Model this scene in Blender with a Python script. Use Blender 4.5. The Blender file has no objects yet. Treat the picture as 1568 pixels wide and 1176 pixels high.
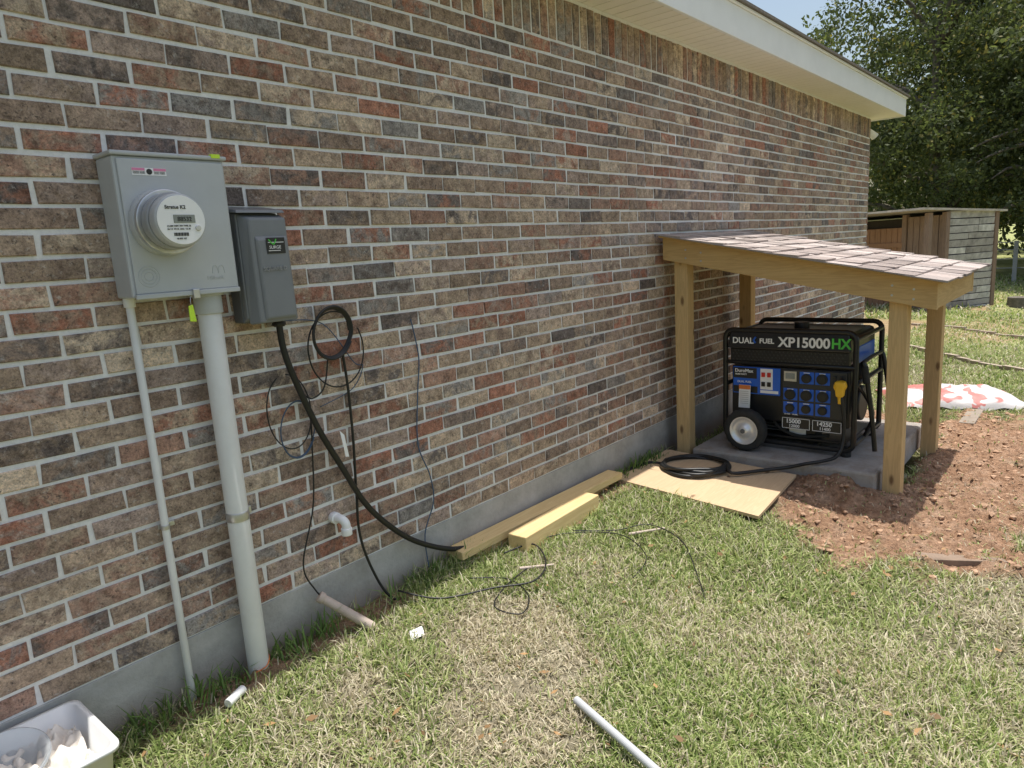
import bpy, math, random, bmesh
import numpy as np
from mathutils import Matrix, Vector
random.seed(7); rng=np.random.default_rng(7)
sc=bpy.context.scene
sc.view_settings.view_transform='Standard';sc.view_settings.look='None';sc.view_settings.exposure=0
pi=math.pi
# ------------------------------------------------------------------ helpers
def link(o,parent=None):
    sc.collection.objects.link(o)
    if parent is not None:
        o.parent=parent; o.matrix_parent_inverse=Matrix.Translation(-Vector(parent.location))
    return o
def empty(name,loc):
    e=bpy.data.objects.new(name,None); e.location=loc; e.empty_display_size=.2
    sc.collection.objects.link(e); return e
def mesh(name,vs,fs,mats,parent=None,bevel=0,smooth=False,mi=None,seg=2):
    me=bpy.data.meshes.new(name); me.from_pydata([tuple(v) for v in vs],[],[tuple(f) for f in fs])
    if not isinstance(mats,(list,tuple)): mats=[mats]
    for m in mats: me.materials.append(m)
    if mi is not None: me.polygons.foreach_set('material_index',mi)
    if smooth: me.polygons.foreach_set('use_smooth',[True]*len(me.polygons))
    o=bpy.data.objects.new(name,me); link(o,parent)
    if bevel>0:
        b=o.modifiers.new('bevel','BEVEL'); b.width=bevel; b.segments=seg; b.limit_method='ANGLE'; b.angle_limit=math.radians(40)
    return o
BF=[(0,1,5,4),(1,2,6,5),(2,3,7,6),(3,0,4,7),(4,5,6,7),(0,3,2,1)]
def bx(x0,x1,y0,y1,z0,z1):
    return [(x0,y0,z0),(x1,y0,z0),(x1,y1,z0),(x0,y1,z0),(x0,y0,z1),(x1,y0,z1),(x1,y1,z1),(x0,y1,z1)]
def box(name,x0,x1,y0,y1,z0,z1,mat,parent=None,bevel=.003,M=None):
    v=[Vector(p) for p in bx(min(x0,x1),max(x0,x1),min(y0,y1),max(y0,y1),min(z0,z1),max(z0,z1))]
    if M is not None: v=[M@p for p in v]
    return mesh(name,v,BF,mat,parent,bevel)
def hexa(name,v,mat,parent=None,bevel=.003): return mesh(name,v,BF,mat,parent,bevel)
class MB:
    def __init__(s): s.v=[];s.f=[];s.m=[]
    def add(s,v,f,m=0):
        i=len(s.v); s.v+= [tuple(p) for p in v]; s.f+=[tuple(a+i for a in q) for q in f]; s.m+=[m]*len(f)
    def box(s,*a,m=0,M=None):
        v=[Vector(p) for p in bx(*a)]
        if M is not None: v=[M@p for p in v]
        s.add(v,BF,m)
    def done(s,name,mats,parent=None,bevel=0,smooth=False): return mesh(name,s.v,s.f,mats,parent,bevel,smooth,s.m)
def cylv(p0,p1,r,r2=None,n=24):
    p0=Vector(p0);p1=Vector(p1);d=(p1-p0).normalized();a=d.orthogonal().normalized();b=d.cross(a)
    r2=r if r2 is None else r2
    v=[];f=[]
    for k in range(n):
        t=2*pi*k/n;o=a*math.cos(t)+b*math.sin(t); v+= [p0+o*r,p1+o*r2]
    for k in range(n):
        i=2*k;j=2*((k+1)%n); f.append((i,j,j+1,i+1))
    f.append(tuple(2*k for k in range(n))[::-1]); f.append(tuple(2*k+1 for k in range(n)))
    return v,f
def cyl(name,p0,p1,r,mat,parent=None,r2=None,n=28,bevel=.0015):
    v,f=cylv(p0,p1,r,r2,n); o=mesh(name,v,f,mat,parent,bevel)
    me=o.data
    for p in me.polygons:
        if len(p.vertices)==4: p.use_smooth=True
    return o
def crom(pts,sub=8,cyc=False):
    P=[Vector(p) for p in pts];n=len(P);out=[]
    rngk=range(n) if cyc else range(n-1)
    for k in rngk:
        p0=P[(k-1)%n] if (cyc or k>0) else P[0];p1=P[k];p2=P[(k+1)%n];p3=P[(k+2)%n] if (cyc or k<n-2) else P[-1]
        for s in range(sub):
            t=s/sub
            out.append(.5*((2*p1)+(-p0+p2)*t+(2*p0-5*p1+4*p2-p3)*t*t+(-p0+3*p1-3*p2+p3)*t**3))
    if not cyc: out.append(P[-1])
    return out
def tubev(pts,r,n=10,cyc=False,radii=None):
    N=len(pts);v=[];f=[]
    prev=None
    for i,p in enumerate(pts):
        a=pts[(i-1)%N] if (cyc or i>0) else pts[0]; b=pts[(i+1)%N] if (cyc or i<N-1) else pts[-1]
        d=(Vector(b)-Vector(a)).normalized()
        if prev is None: u=d.orthogonal().normalized()
        else:
            u=prev-d*prev.dot(d)
            u=u.normalized() if u.length>1e-6 else d.orthogonal().normalized()
        prev=u;w=d.cross(u);rr=radii[i] if radii is not None else r
        for k in range(n):
            t=2*pi*k/n; v.append(Vector(p)+(u*math.cos(t)+w*math.sin(t))*rr)
    for i in range(N if cyc else N-1):
        j=(i+1)%N
        for k in range(n):
            l=(k+1)%n; f.append((i*n+k,i*n+l,j*n+l,j*n+k))
    if not cyc: f.append(tuple(range(n))[::-1]); f.append(tuple((N-1)*n+k for k in range(n)))
    return v,f
def tube(name,pts,r,mat,parent=None,sub=8,cyc=False,n=10,raw=False):
    pp=[Vector(p) for p in pts] if raw else crom(pts,sub,cyc)
    v,f=tubev(pp,r,n,cyc); return mesh(name,v,f,mat,parent,0,True)
def text(name,s,size,loc,face,mat,parent=None,ext=.0006,align='LEFT',sx=1.0,bold=0):
    c=bpy.data.curves.new(name,'FONT');c.body=s;c.size=size;c.extrude=ext;c.align_x=align;c.offset=bold
    t=bpy.data.objects.new(name+'_tmp',c);sc.collection.objects.link(t)
    bpy.context.view_layer.update()
    me=bpy.data.meshes.new_from_object(t.evaluated_get(bpy.context.evaluated_depsgraph_get()))
    bpy.data.objects.remove(t)
    if face=='-x': R=Matrix(((0,0,-1),(-1,0,0),(0,1,0)))
    else: R=Matrix(((1,0,0),(0,0,-1),(0,1,0)))
    R=R@Matrix.Diagonal((sx,1,1))
    me.transform(Matrix.Translation(Vector(loc))@R.to_4x4())
    me.materials.clear();me.materials.append(mat)
    me.name=name
    o=bpy.data.objects.new(name,me);return link(o,parent)
# ------------------------------------------------------------------ value noise
def _h(i,j,s):
    n=(i*374761393+j*668265263+s*974634777)&0xffffffff
    n=((n^(n>>13))*1274126177)&0xffffffff
    return ((n^(n>>16))&0xffff)/65535.0
def vnoise(x,y,s=0):
    x=np.asarray(x,float);y=np.asarray(y,float)
    i=np.floor(x).astype(np.int64);j=np.floor(y).astype(np.int64);fx=x-i;fy=y-j
    fx=fx*fx*(3-2*fx);fy=fy*fy*(3-2*fy)
    return (_h(i,j,s)*(1-fx)+_h(i+1,j,s)*fx)*(1-fy)+(_h(i,j+1,s)*(1-fx)+_h(i+1,j+1,s)*fx)*fy
def fbm(x,y,s=0,o=4):
    a=0;w=.5;t=0
    for k in range(o): a=a+w*vnoise(x*2**k,y*2**k,s+k);t+=w;w*=.55
    return a/t
def ss(t): t=np.clip(t,0,1);return t*t*(3-2*t)
def dirt(x,y):
    x=np.asarray(x,float);y=np.asarray(y,float)
    n=fbm(x*2.2,y*2.2,5)-.5;n2=fbm(x*11,y*11,6)-.5
    def blob(cx,cy,rx,ry,k=1.0):
        d=np.sqrt(((x-cx)/rx)**2+((y-cy)/ry)**2)+n*1.1+n2*.7
        return ss((1.15-d)/.4)*k
    m=blob(3.82,-1.38,.62,.62)
    for b in [(4.6,-1.70,.9,.32,1),(5.5,-1.65,.9,.38,1),(6.2,-1.90,.5,.25,.8),(3.9,-.80,.35,.3,1),(1.0,-.05,.24,.12,.9),(1.42,-.06,.3,.09,.85),
              (5.6,-.7,.35,.9,1),(3.4,-.10,.6,.09,.7),(.6,-.07,.5,.06,.5)]:
        m=np.maximum(m,blob(*b))
    return m
def dead(x,y):
    n=fbm(np.asarray(x)*1.3+9,np.asarray(y)*1.3,11)
    m=ss((n-.48)/.22)*.5
    for cx,cy,r,k in [(1.75,-.62,.36,.95),(1.42,-.85,.28,.9),(1.2,-.42,.16,.8),(3.0,-2.3,.7,.75),(5.0,-2.6,1.0,.75),(2.3,-2.4,.4,.8),(4.0,-2.4,.5,.8)]:
        d=np.hypot(x-cx,y-cy)/r+(n-.5)*1.2
        m=np.maximum(m,ss((1.1-d)/.5)*k)
    return np.clip(m,0,1)
def gh(x,y,fine=True):
    x=np.asarray(x,float);y=np.asarray(y,float)
    h=-.1*ss((-y-.1)/1.4)-.27*ss((x-7)/9)
    h=h+.085*np.exp(-((x-4.02)/.25)**2-((y+1.16)/.22)**2)
    if fine:
        h=h+(fbm(x*3,y*3,21)-.5)*.03
        dm=dirt(x,y)
        rd_=1-np.abs(fbm(x*13,y*13,37,3)-.5)*4
        h=h+dm*((fbm(x*9,y*9,31,4)-.5)*.08+np.abs(fbm(x*26,y*26,35,3)-.5)*.06+np.clip(rd_,-1,1)*.010)
    inpad=ss((x-4.06)/.06)*ss((5.45-x)/.1)*ss((y+1.38)/.1)
    h=h-inpad*.08
    return h
# ------------------------------------------------------------------ materials
class NT:
    def __init__(s,name,rough=.8,metal=0.0,spec=.5):
        m=bpy.data.materials.new(name);m.use_nodes=True;s.m=m;s.t=m.node_tree;s.b=s.t.nodes['Principled BSDF']
        s.b.inputs['Roughness'].default_value=rough;s.b.inputs['Metallic'].default_value=metal;s.b.inputs['Specular IOR Level'].default_value=spec
    def n(s,ty,**k):
        q=s.t.nodes.new(ty)
        for a,b in k.items(): setattr(q,a,b)
        return q
    def l(s,a,b): s.t.links.new(a,b)
    def coord(s,scale=(1,1,1)):
        c=s.n('ShaderNodeTexCoord');m=s.n('ShaderNodeMapping');m.inputs['Scale'].default_value=scale;s.l(c.outputs['Object'],m.inputs['Vector']);return m.outputs['Vector']
    def noise(s,vec,scale,detail=4,rough=.6,dist=0):
        q=s.n('ShaderNodeTexNoise');q.inputs['Scale'].default_value=scale;q.inputs['Detail'].default_value=detail;q.inputs['Roughness'].default_value=rough;q.inputs['Distortion'].default_value=dist
        s.l(vec,q.inputs['Vector']);return q.outputs['Fac']
    def ramp(s,fac,stops,interp='LINEAR'):
        q=s.n('ShaderNodeValToRGB');q.color_ramp.interpolation=interp
        e=q.color_ramp.elements
        while len(e)<len(stops): e.new(.5)
        for k,(p,c) in enumerate(stops):
            e[k].position=p;e[k].color=(*c,1) if len(c)==3 else c
        s.l(fac,q.inputs['Fac']);return q.outputs['Color']
    def mix(s,fac,a,b,mode='MIX'):
        q=s.n('ShaderNodeMix',data_type='RGBA',blend_type=mode)
        for v,i in ((fac,0),(a,6),(b,7)):
            if isinstance(v,(int,float)): q.inputs[i].default_value=v
            elif isinstance(v,tuple): q.inputs[i].default_value=(*v,1)
            else: s.l(v,q.inputs[i])
        return q.outputs[2]
    def math(s,op,a,b=0.0,clamp=False):
        q=s.n('ShaderNodeMath',operation=op,use_clamp=clamp)
        for v,i in ((a,0),(b,1)):
            if isinstance(v,(int,float)): q.inputs[i].default_value=v
            else: s.l(v,q.inputs[i])
        return q.outputs[0]
    def attr(s,name):
        q=s.n('ShaderNodeAttribute');q.attribute_name=name;return q
    def bump(s,h,strength=.5,dist=.01):
        q=s.n('ShaderNodeBump');q.inputs['Strength'].default_value=strength;q.inputs['Distance'].default_value=dist;s.l(h,q.inputs['Height']);s.l(q.outputs['Normal'],s.b.inputs['Normal'])
    def col(s,c):
        if isinstance(c,tuple): s.b.inputs['Base Color'].default_value=(*c,1)
        else: s.l(c,s.b.inputs['Base Color'])
def simple(name,c,rough=.6,metal=0,var=.15,scale=12,bump=0,spec=.5,dirtc=None):
    t=NT(name,rough,metal,spec);v=t.coord()
    n1=t.noise(v,scale,5,.65);lo=tuple(x*(1-var) for x in c);hi=tuple(min(1,x*(1+var)) for x in c)
    cc=t.ramp(n1,[(.3,lo),(.7,hi)])
    if dirtc:
        n2=t.noise(v,scale*.35,6,.7); f=t.ramp(n2,[(.52,(0,0,0)),(.75,(1,1,1))]);cc=t.mix(t.math('MULTIPLY',f,.5),cc,dirtc)
    t.col(cc)
    if bump: t.bump(t.noise(v,scale*8,3),bump,.002)
    return t.m
def wood(name,axis,c=(.60,.42,.20),d=(.38,.22,.09),rough=.7,knots=True,gap=False):
    t=NT(name,rough,0,.25);sc3=[16,16,16];sc3[axis]=1.1
    v=t.coord(tuple(sc3));n1=t.noise(v,1.3,4,.6,1.2)
    sc4=[90,90,90];sc4[axis]=3;v2=t.coord(tuple(sc4));n2=t.noise(v2,1,2)
    w=t.math('SINE',t.math('MULTIPLY',n1,42.0));w=t.math('ADD',t.math('MULTIPLY',w,.5),.5)
    cc=t.mix(t.math('MULTIPLY',w,.55),c,d)
    cc=t.mix(t.math('MULTIPLY',n2,.35),cc,d)
    v3=t.coord();big=t.noise(v3,2.3,3);cc=t.mix(t.math('MULTIPLY',big,.4),cc,tuple(min(1,x*1.35) for x in c))
    if knots:
        s5=[9,9,9];s5[axis]=3.6
        vo=t.n('ShaderNodeTexVoronoi');vo.inputs['Scale'].default_value=1.0;t.l(t.coord(tuple(s5)),vo.inputs['Vector'])
        k=t.ramp(vo.outputs['Distance'],[(.06,(1,1,1)),(.14,(0,0,0))]);cc=t.mix(t.math('MULTIPLY',k,.8),cc,(.12,.055,.025))
    t.col(cc);t.bump(n2,.25,.002);return t.m
# bricks
t=NT('brick_mat',.88,0,.2);v=t.coord()
a1=t.attr('c1').outputs['Color'];a2=t.attr('c2').outputs['Color'];rn=t.attr('rv')
off=t.n('ShaderNodeVectorMath',operation='ADD');t.l(v,off.inputs[0]);cmb=t.n('ShaderNodeVectorMath',operation='SCALE');t.l(rn.outputs['Color'],cmb.inputs[0]);cmb.inputs['Scale'].default_value=7;t.l(cmb.outputs[0],off.inputs[1])
n1=t.noise(off.outputs[0],14,6,.7,.8);f=t.ramp(n1,[(.42,(0,0,0)),(.57,(1,1,1))])
cc=t.mix(f,a1,a2)
n2=t.noise(v,140,4,.8);cc=t.mix(.85,cc,t.ramp(n2,[(.25,(.28,.26,.25)),(.5,(1,1,1)),(.8,(1.7,1.67,1.63))]),'MULTIPLY')
n5=t.noise(off.outputs[0],26,5,.75);cc=t.mix(.9,cc,t.ramp(n5,[(.3,(.40,.37,.36)),(.5,(1,1,1)),(.70,(1.5,1.47,1.43))]),'MULTIPLY')
n3=t.noise(v,48,5,.75);sp=t.ramp(n3,[(.58,(0,0,0)),(.70,(1,1,1))]);cc=t.mix(t.math('MULTIPLY',sp,.55),cc,(.68,.64,.60))
n4=t.noise(off.outputs[0],70,4,.75);sp2=t.ramp(n4,[(.33,(1,1,1)),(.43,(0,0,0))]);cc=t.mix(t.math('MULTIPLY',sp2,.8),cc,(.07,.056,.052))
t.col(cc);t.bump(t.math('ADD',n2,t.math('MULTIPLY',n3,1.5)),.9,.004);BRICK=t.m
t=NT('mortar_mat',.95,0,.1);v=t.coord();n=t.noise(v,60,5,.7);n2=t.noise(v,3,4)
cc=t.ramp(n,[(.3,(.78,.775,.77)),(.7,(.95,.945,.94))]);cc=t.mix(t.math('MULTIPLY',n2,.25),cc,(.60,.57,.53));t.col(cc);t.bump(n,.9,.004);MORTAR=t.m
t=NT('foundation_mat',.92,0,.15);v=t.coord();n=t.noise(v,5,6,.7);n2=t.noise(v,70,4,.7)
cc=t.ramp(n,[(.3,(.32,.31,.29)),(.55,(.45,.44,.42)),(.75,(.54,.53,.51))])
gz=t.n('ShaderNodeSeparateXYZ');t.l(v,gz.inputs[0]);g=t.n('ShaderNodeMapRange');g.inputs[1].default_value=0;g.inputs[2].default_value=.12;g.inputs[3].default_value=1;g.inputs[4].default_value=0;t.l(gz.outputs[2],g.inputs[0])
cc=t.mix(t.math('MULTIPLY',g.outputs[0],t.math('MULTIPLY',n,1.5),True),cc,(.26,.18,.12));t.col(cc);t.bump(n2,.6,.005);CONC=t.m
t=NT('pad_mat',.9,0,.15);v=t.coord();n=t.noise(v,6,6,.7);n2=t.noise(v,90,4,.7)
cc=t.ramp(n,[(.3,(.30,.25,.20)),(.55,(.42,.39,.36)),(.75,(.37,.28,.20))]);t.col(cc);t.bump(n2,.6,.004);PAD=t.m
WHITE=simple('white_paint',(.87,.87,.865),.5,var=.04,scale=4)
SOFF=simple('soffit_vinyl',(.90,.86,.76),.5,var=.04,scale=3)
ROOFM=simple('house_shingle',(.16,.14,.12),.9,var=.3,scale=40,bump=.5)
GREY=simple('grey_enamel',(.49,.51,.53),.42,0,var=.05,scale=9,dirtc=(.43,.43,.42))
DGREY=simple('dark_grey_enamel',(.20,.21,.225),.4,0,var=.06,scale=9)
DGREY2=simple('dark_grey_enamel_body',(.13,.137,.148),.45,0,var=.06,scale=9)
STEEL=simple('galvanised_steel',(.60,.60,.61),.35,.85,var=.12,scale=30)
ALU=simple('hub_silver',(.82,.82,.82),.35,.5,var=.06,scale=30)
PVCG=simple('pvc_grey_white',(.77,.77,.76),.45,0,var=.06,scale=6,dirtc=(.64,.59,.51))
PVCW=simple('pvc_white',(.85,.85,.84),.4,0,var=.05,scale=8,dirtc=(.64,.59,.51))
PVCT=simple('pvc_tan',(.54,.44,.37),.6,0,var=.15,scale=15,dirtc=(.3,.2,.13))
CGREY=simple('conduit_grey',(.50,.52,.54),.45,0,var=.06,scale=12)
BLK=simple('black_plastic',(.013,.013,.014),.42,0,var=.2,scale=20)
BLKM=simple('black_powdercoat',(.016,.016,.017),.35,0,var=.2,scale=25)
BLKT=simple('black_tank',(.018,.018,.020),.3,0,var=.2,scale=25)
RUB=simple('rubber',(.030,.030,.029),.85,0,var=.25,scale=25)
CAB=simple('cable_black',(.014,.014,.014),.45,0,var=.2,scale=25)
CABB=simple('cable_bluegrey',(.06,.10,.17),.5,0,var=.2,scale=25)
BLUE=simple('blue_paint',(.02,.13,.62),.35,0,var=.1,scale=12)
RED=simple('red_plastic',(.60,.03,.02),.4)
YEL=simple('yellow_plastic',(.90,.52,.03),.45,var=.08)
ORG=simple('orange_print',(.75,.22,.05),.6)
PAPER=simple('white_label',(.88,.88,.88),.6,var=.03)
PINK=simple('pink_label',(.75,.25,.42),.6,var=.03)
GRN=simple('green_print',(.10,.60,.08),.5)
LIME=simple('lime_tag',(.60,.85,.05),.5)
BLABEL=simple('black_label',(.02,.02,.02),.4)
LCD=simple('lcd_grey',(.26,.28,.26),.25)
BIN=simple('bin_plastic',(.80,.80,.79),.3,var=.04)
CLOTH=simple('rag_cloth',(.76,.70,.63),.9,var=.18,scale=14,bump=.4)
t=NT('clear_tub',.08);t.col((.85,.88,.9));t.b.inputs['Transmission Weight'].default_value=.75;t.b.inputs['IOR'].default_value=1.2;CLEAR=t.m
WX=wood('pine_x',0);WY=wood('pine_y',1);WZ=wood('pine_z',2,(.62,.44,.22),(.40,.26,.12))
WLX=wood('lumber_x',0,(.76,.58,.30),(.58,.39,.17),knots=False)
PLY=wood('plywood_face',0,(.62,.46,.29),(.50,.34,.20),knots=True)
SHW=wood('weathered_plank',0,(.50,.49,.48),(.16,.15,.145),knots=False)
SHZ=wood('weathered_plank_front',2,(.30,.215,.165),(.11,.077,.06),knots=False)
SHD=wood('shed_door_wood',2,(.38,.22,.13),(.18,.10,.06),knots=False)
BARK=simple('bark',(.15,.13,.11),.95,var=.4,scale=10,bump=.8)
t=NT('shingle_mat',.95,0,.1);v=t.coord();a=t.attr('c1').outputs['Color'];n=t.noise(v,220,3,.8)
t.col(t.mix(.8,a,t.ramp(n,[(.3,(.45,.45,.45)),(.6,(1.2,1.2,1.2))]),'MULTIPLY'));t.bump(n,.8,.003);SHING=t.m
def leafmat(name,trans=.35,tint=(1.25,1.3,.7)):
    t=NT(name,.6,0,.25);a=t.attr('c1').outputs['Color'];t.col(a)
    tr=t.n('ShaderNodeBsdfTranslucent');t.l(t.mix(1.0,a,tint,'MULTIPLY'),tr.inputs['Color'])
    mx=t.n('ShaderNodeMixShader');mx.inputs[0].default_value=trans;out=t.t.nodes['Material Output']
    t.l(t.b.outputs[0],mx.inputs[1]);t.l(tr.outputs[0],mx.inputs[2]);t.l(mx.outputs[0],out.inputs['Surface']);return t.m
GRASS=leafmat('grass_blades',.3,(1.1,1.2,.85));LEAF=leafmat('oak_leaves',.42,(1.25,1.3,.75))
t=NT('ground_mat',.95,0,.1);v=t.coord();g=t.attr('gm')
sp=t.n('ShaderNodeSeparateColor');t.l(g.outputs['Color'],sp.inputs[0]);dm=sp.outputs[0];de=sp.outputs[1];fr=sp.outputs[2]
na=t.noise(v,38,6,.75);nc=t.noise(v,9,6,.75)
near=t.ramp(na,[(.3,(.06,.068,.028)),(.5,(.16,.165,.07)),(.7,(.32,.31,.17))])
straw=t.ramp(na,[(.3,(.17,.145,.10)),(.55,(.40,.35,.25)),(.75,(.54,.48,.37))])
g1=t.mix(de,near,straw)
farc=t.ramp(t.noise(v,1.1,8,.8),[(.3,(.16,.22,.06)),(.5,(.32,.34,.13)),(.66,(.55,.50,.29))])
g1=t.mix(fr,g1,farc)
dc=t.ramp(nc,[(.25,(.28,.155,.09)),(.5,(.47,.29,.185)),(.75,(.64,.46,.33))]);dc=t.mix(.8,dc,t.ramp(na,[(.3,(.32,.30,.29)),(.6,(1.2,1.2,1.2))]),'MULTIPLY')
cc=t.mix(dm,g1,dc);t.col(cc);t.bump(t.math('ADD',na,nc),1.0,.03);GROUND=t.m
CLOD=simple('dirt_clod_mat',(.44,.28,.18),.95,var=.45,scale=25,bump=.8)

# ------------------------------------------------------------------ world, sun, camera
w=bpy.data.worlds.new("World");sc.world=w;w.use_nodes=True
nt=w.node_tree;s=nt.nodes.new('ShaderNodeTexSky');s.sky_type='NISHITA';s.sun_disc=False
sv=Vector((.20,-.065,1)).normalized()
s.sun_elevation=math.asin(sv.z);s.sun_rotation=math.atan2(sv.x,sv.y);s.air_density=1.4;s.dust_density=3.5;s.ozone_density=.8
nt.links.new(s.outputs[0],nt.nodes['Background'].inputs[0]);nt.nodes['Background'].inputs[1].default_value=.15
l=bpy.data.lights.new('sun','SUN');l.energy=5;l.angle=math.radians(.5);l.color=(1,.965,.90)
lo=bpy.data.objects.new('sun',l);sc.collection.objects.link(lo);lo.rotation_euler=(-sv).to_track_quat('-Z','Y').to_euler();lo.location=(2,-3,12)
X=(0.6421,-0.1807,0.7450);Y=(-0.7645,-0.0752,0.6402);D=(0.0597,0.9807,0.1862)
cam=bpy.data.cameras.new('camera');co=bpy.data.objects.new('camera',cam);sc.collection.objects.link(co);sc.camera=co
cam.sensor_width=36;cam.lens=36*1072/1568;cam.clip_start=.05;cam.clip_end=1500
m=Matrix(((X[0],-X[1],-X[2]),(Y[0],-Y[1],-Y[2]),(-D[0],D[1],D[2]))).normalized().to_4x4()
m.translation=Vector((0,-2.2,1.38));co.matrix_world=m

# ------------------------------------------------------------------ house
H=empty('brick_house',(4,1,0))
def colattr(me,name,arr,domain='FACE'):
    a=me.attributes.new(name,'FLOAT_COLOR',domain);a.data.foreach_set('color',np.ascontiguousarray(arr,dtype=np.float32).ravel())
CAT=[((.35,.255,.20),6),((.38,.285,.215),5),((.49,.375,.28),4.5),((.60,.48,.37),2.6),((.39,.185,.13),2.4),((.38,.23,.175),3.2),((.185,.155,.145),4),((.40,.305,.26),4),((.31,.285,.27),2.4)]
cw=[c[1] for c in CAT]
BV=[];BFc=[];C1=[];C2=[];RV=[]
def brick(x0,x1,z0,z1,yf,grp):
    def j(s=.0026): return random.uniform(-s,s)
    ch=.003
    i=len(BV)
    a=[(x0+j(),z0+j()),(x1+j(),z0+j()),(x1+j(),z1+j()),(x0+j(),z1+j())]
    ins=[(a[0][0]+ch,a[0][1]+ch),(a[1][0]-ch,a[1][1]+ch),(a[2][0]-ch,a[2][1]-ch),(a[3][0]+ch,a[3][1]-ch)]
    for p in a: BV.append((p[0],.02,p[1]))
    for p in a: BV.append((p[0],yf+ch,p[1]))
    for p in ins: BV.append((p[0],yf+j(.0012),p[1]))
    fs=[(i+8,i+9,i+10,i+11)]
    for k in range(4):
        q=(k+1)%4
        fs.append((i+4+k,i+4+q,i+8+q,i+8+k)); fs.append((i+k,i+q,i+4+q,i+4+k))
    BFc.extend(fs)
    c1=random.choices(CAT,cw)[0][0];c2=random.choices(CAT,cw)[0][0] if random.random()<.92 else c1
    c1=tuple(.85*a_+.15*b_ for a_,b_ in zip(c1,(.37,.28,.22)))
    k=random.uniform(.80,1.18)*1.02;c1=tuple(q*k for q in c1);c2=tuple(q*k for q in c2)
    r=(random.random(),random.random(),random.random(),1)
    for _ in fs: C1.append((*c1,1));C2.append((*c2,1));RV.append(r)
XE=9.06
for r in range(32):
    z=.216+r*.0682
    x=-3.0-(.1017 if r%2 else 0)+random.uniform(-.006,.006)
    while x<XE-.02:
        L=.1920+random.uniform(-.0045,.0045)
        brick(x,min(x+L,XE),z,z+.0554,-.0062+random.uniform(-.0015,.0015),0)
        x+=.2035
x=-3
while x<XE-.02:
    brick(x,min(x+.0565,XE),2.4,2.6,-.0062+random.uniform(-.0015,.0015),1);x+=.0682
bo=mesh('brick_courses',BV,BFc,BRICK,H)
for nme,arr in (('c1',C1),('c2',C2),('rv',RV)): colattr(bo.data,nme,np.array(arr))
box('mortar_wall',-3.0,9.055,0,.2,.2,2.62,MORTAR,H,0)
box('side_wall',8.85,9.062,.2,9,.2,2.62,simple('side_brick',(.34,.25,.19),.9,var=.4,scale=20),H,0)
box('foundation',-3.0,9.05,-.004,.3,-.3,.209,CONC,H,.004)
b=MB();x=-3.0
while x<9.33:
    b.box(x,min(x+.094,9.33),-.275,.05,2.622,2.632);x+=.1
x=.05
while x<9:
    b.box(9.07,9.33,x,x+.094,2.622,2.632);x+=.1
b.done('soffit',SOFF,H,.002)
box('soffit_back',-3.0,9.34,-.27,9.0,2.634,2.65,SOFF,H,0)
box('fascia',-3.0,9.35,-.297,-.276,2.612,2.80,WHITE,H,.003)
box('fascia_side',9.33,9.352,-.275,9,2.612,2.80,WHITE,H,.003)
box('drip_edge',-3.0,9.365,-.312,-.24,2.802,2.816,WHITE,H,.002)
mesh('roof',[(-3,-.33,2.818),(9.385,-.33,2.818),(9.385,9.3,2.818),(-3,9.3,2.818),(-3,4.5,4.4),(4.6,4.5,4.4),
             (-3,-.33,2.836),(9.385,-.33,2.836),(9.385,9.3,2.836),(-3,9.3,2.836)],
     [(6,7,5,4),(7,8,5),(8,9,4,5),(0,1,7,6),(1,2,8,7),(0,3,2,1)],ROOFM,H)
F=empty('flood_light',(9.12,.1,2.45))
cyl('mount',(9.06,.08,2.5),(9.12,.08,2.5),.04,WHITE,F)
cyl('arm',(9.11,.07,2.5),(9.16,.02,2.47),.012,WHITE,F)
cyl('lamp_head',(9.14,.03,2.49),(9.2,-.02,2.42),.025,WHITE,F,r2=.045)

# ------------------------------------------------------------------ meter box
M=empty('electric_meter_box',(.98,-.06,1.51))
box('enclosure',.822,1.142,-.118,-.009,1.312,1.70,GREY,M,.006)
box('top_cap',.816,1.149,-.128,-.009,1.70,1.712,GREY,M,.004)
box('cover_panel',.832,1.134,-.1245,-.1182,1.322,1.692,GREY,M,.003)
box('bottom_flange',.828,1.138,-.13,-.119,1.308,1.322,GREY,M,.002)
mx,mz=.932,1.518
cyl('socket_ring',(mx,-.124,mz),(mx,-.150,mz),.094,GREY,M,r2=.090,n=48,bevel=.004)
cyl('retaining_ring',(mx,-.150,mz),(mx,-.168,mz),.0895,STEEL,M,n=48,bevel=.003)
cyl('meter_body',(mx,-.168,mz),(mx,-.205,mz),.078,simple('meter_grey',(.34,.35,.37),.4),M,n=48,bevel=.003)
cyl('meter_cup',(mx,-.205,mz),(mx,-.238,mz),.0745,simple('meter_cup',(.48,.49,.51),.2),M,r2=.071,n=48,bevel=.006)
cyl('meter_face',(mx,-.2382,mz),(mx,-.2405,mz),.066,PAPER,M,n=48,bevel=.0005)
yf=-.2412
box('meter_lcd',mx-.022,mx+.038,yf-.001,yf+.001,mz-.008,mz+.014,LCD,M,.001)
text('lcd_digits','88532',.016,(mx-.012,yf-.0015,mz-.003),'-y',BLABEL,M)
text('meter_name','Stratus K2',.0135,(mx-.042,yf,mz+.030),'-y',BLABEL,M,bold=.0002)
text('meter_line','CL200 240V 3W TYPE 2S',.0062,(mx-.042,yf,mz-.018),'-y',BLABEL,M)
text('meter_line','Kh 7.2  FM 2S  60Hz  TA 30',.0055,(mx-.042,yf,mz-.026),'-y',BLABEL,M)
b=MB()
for k in range(16): b.box(mx-.026+k*.0026,mx-.0248+k*.0026+(k%3)*.0004,yf-.0003,yf+.0006,mz-.043,mz-.034)
b.done('barcode',BLABEL,M)
text('meter_line','40 832 157',.006,(mx-.02,yf,mz-.052),'-y',BLABEL,M)
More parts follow.
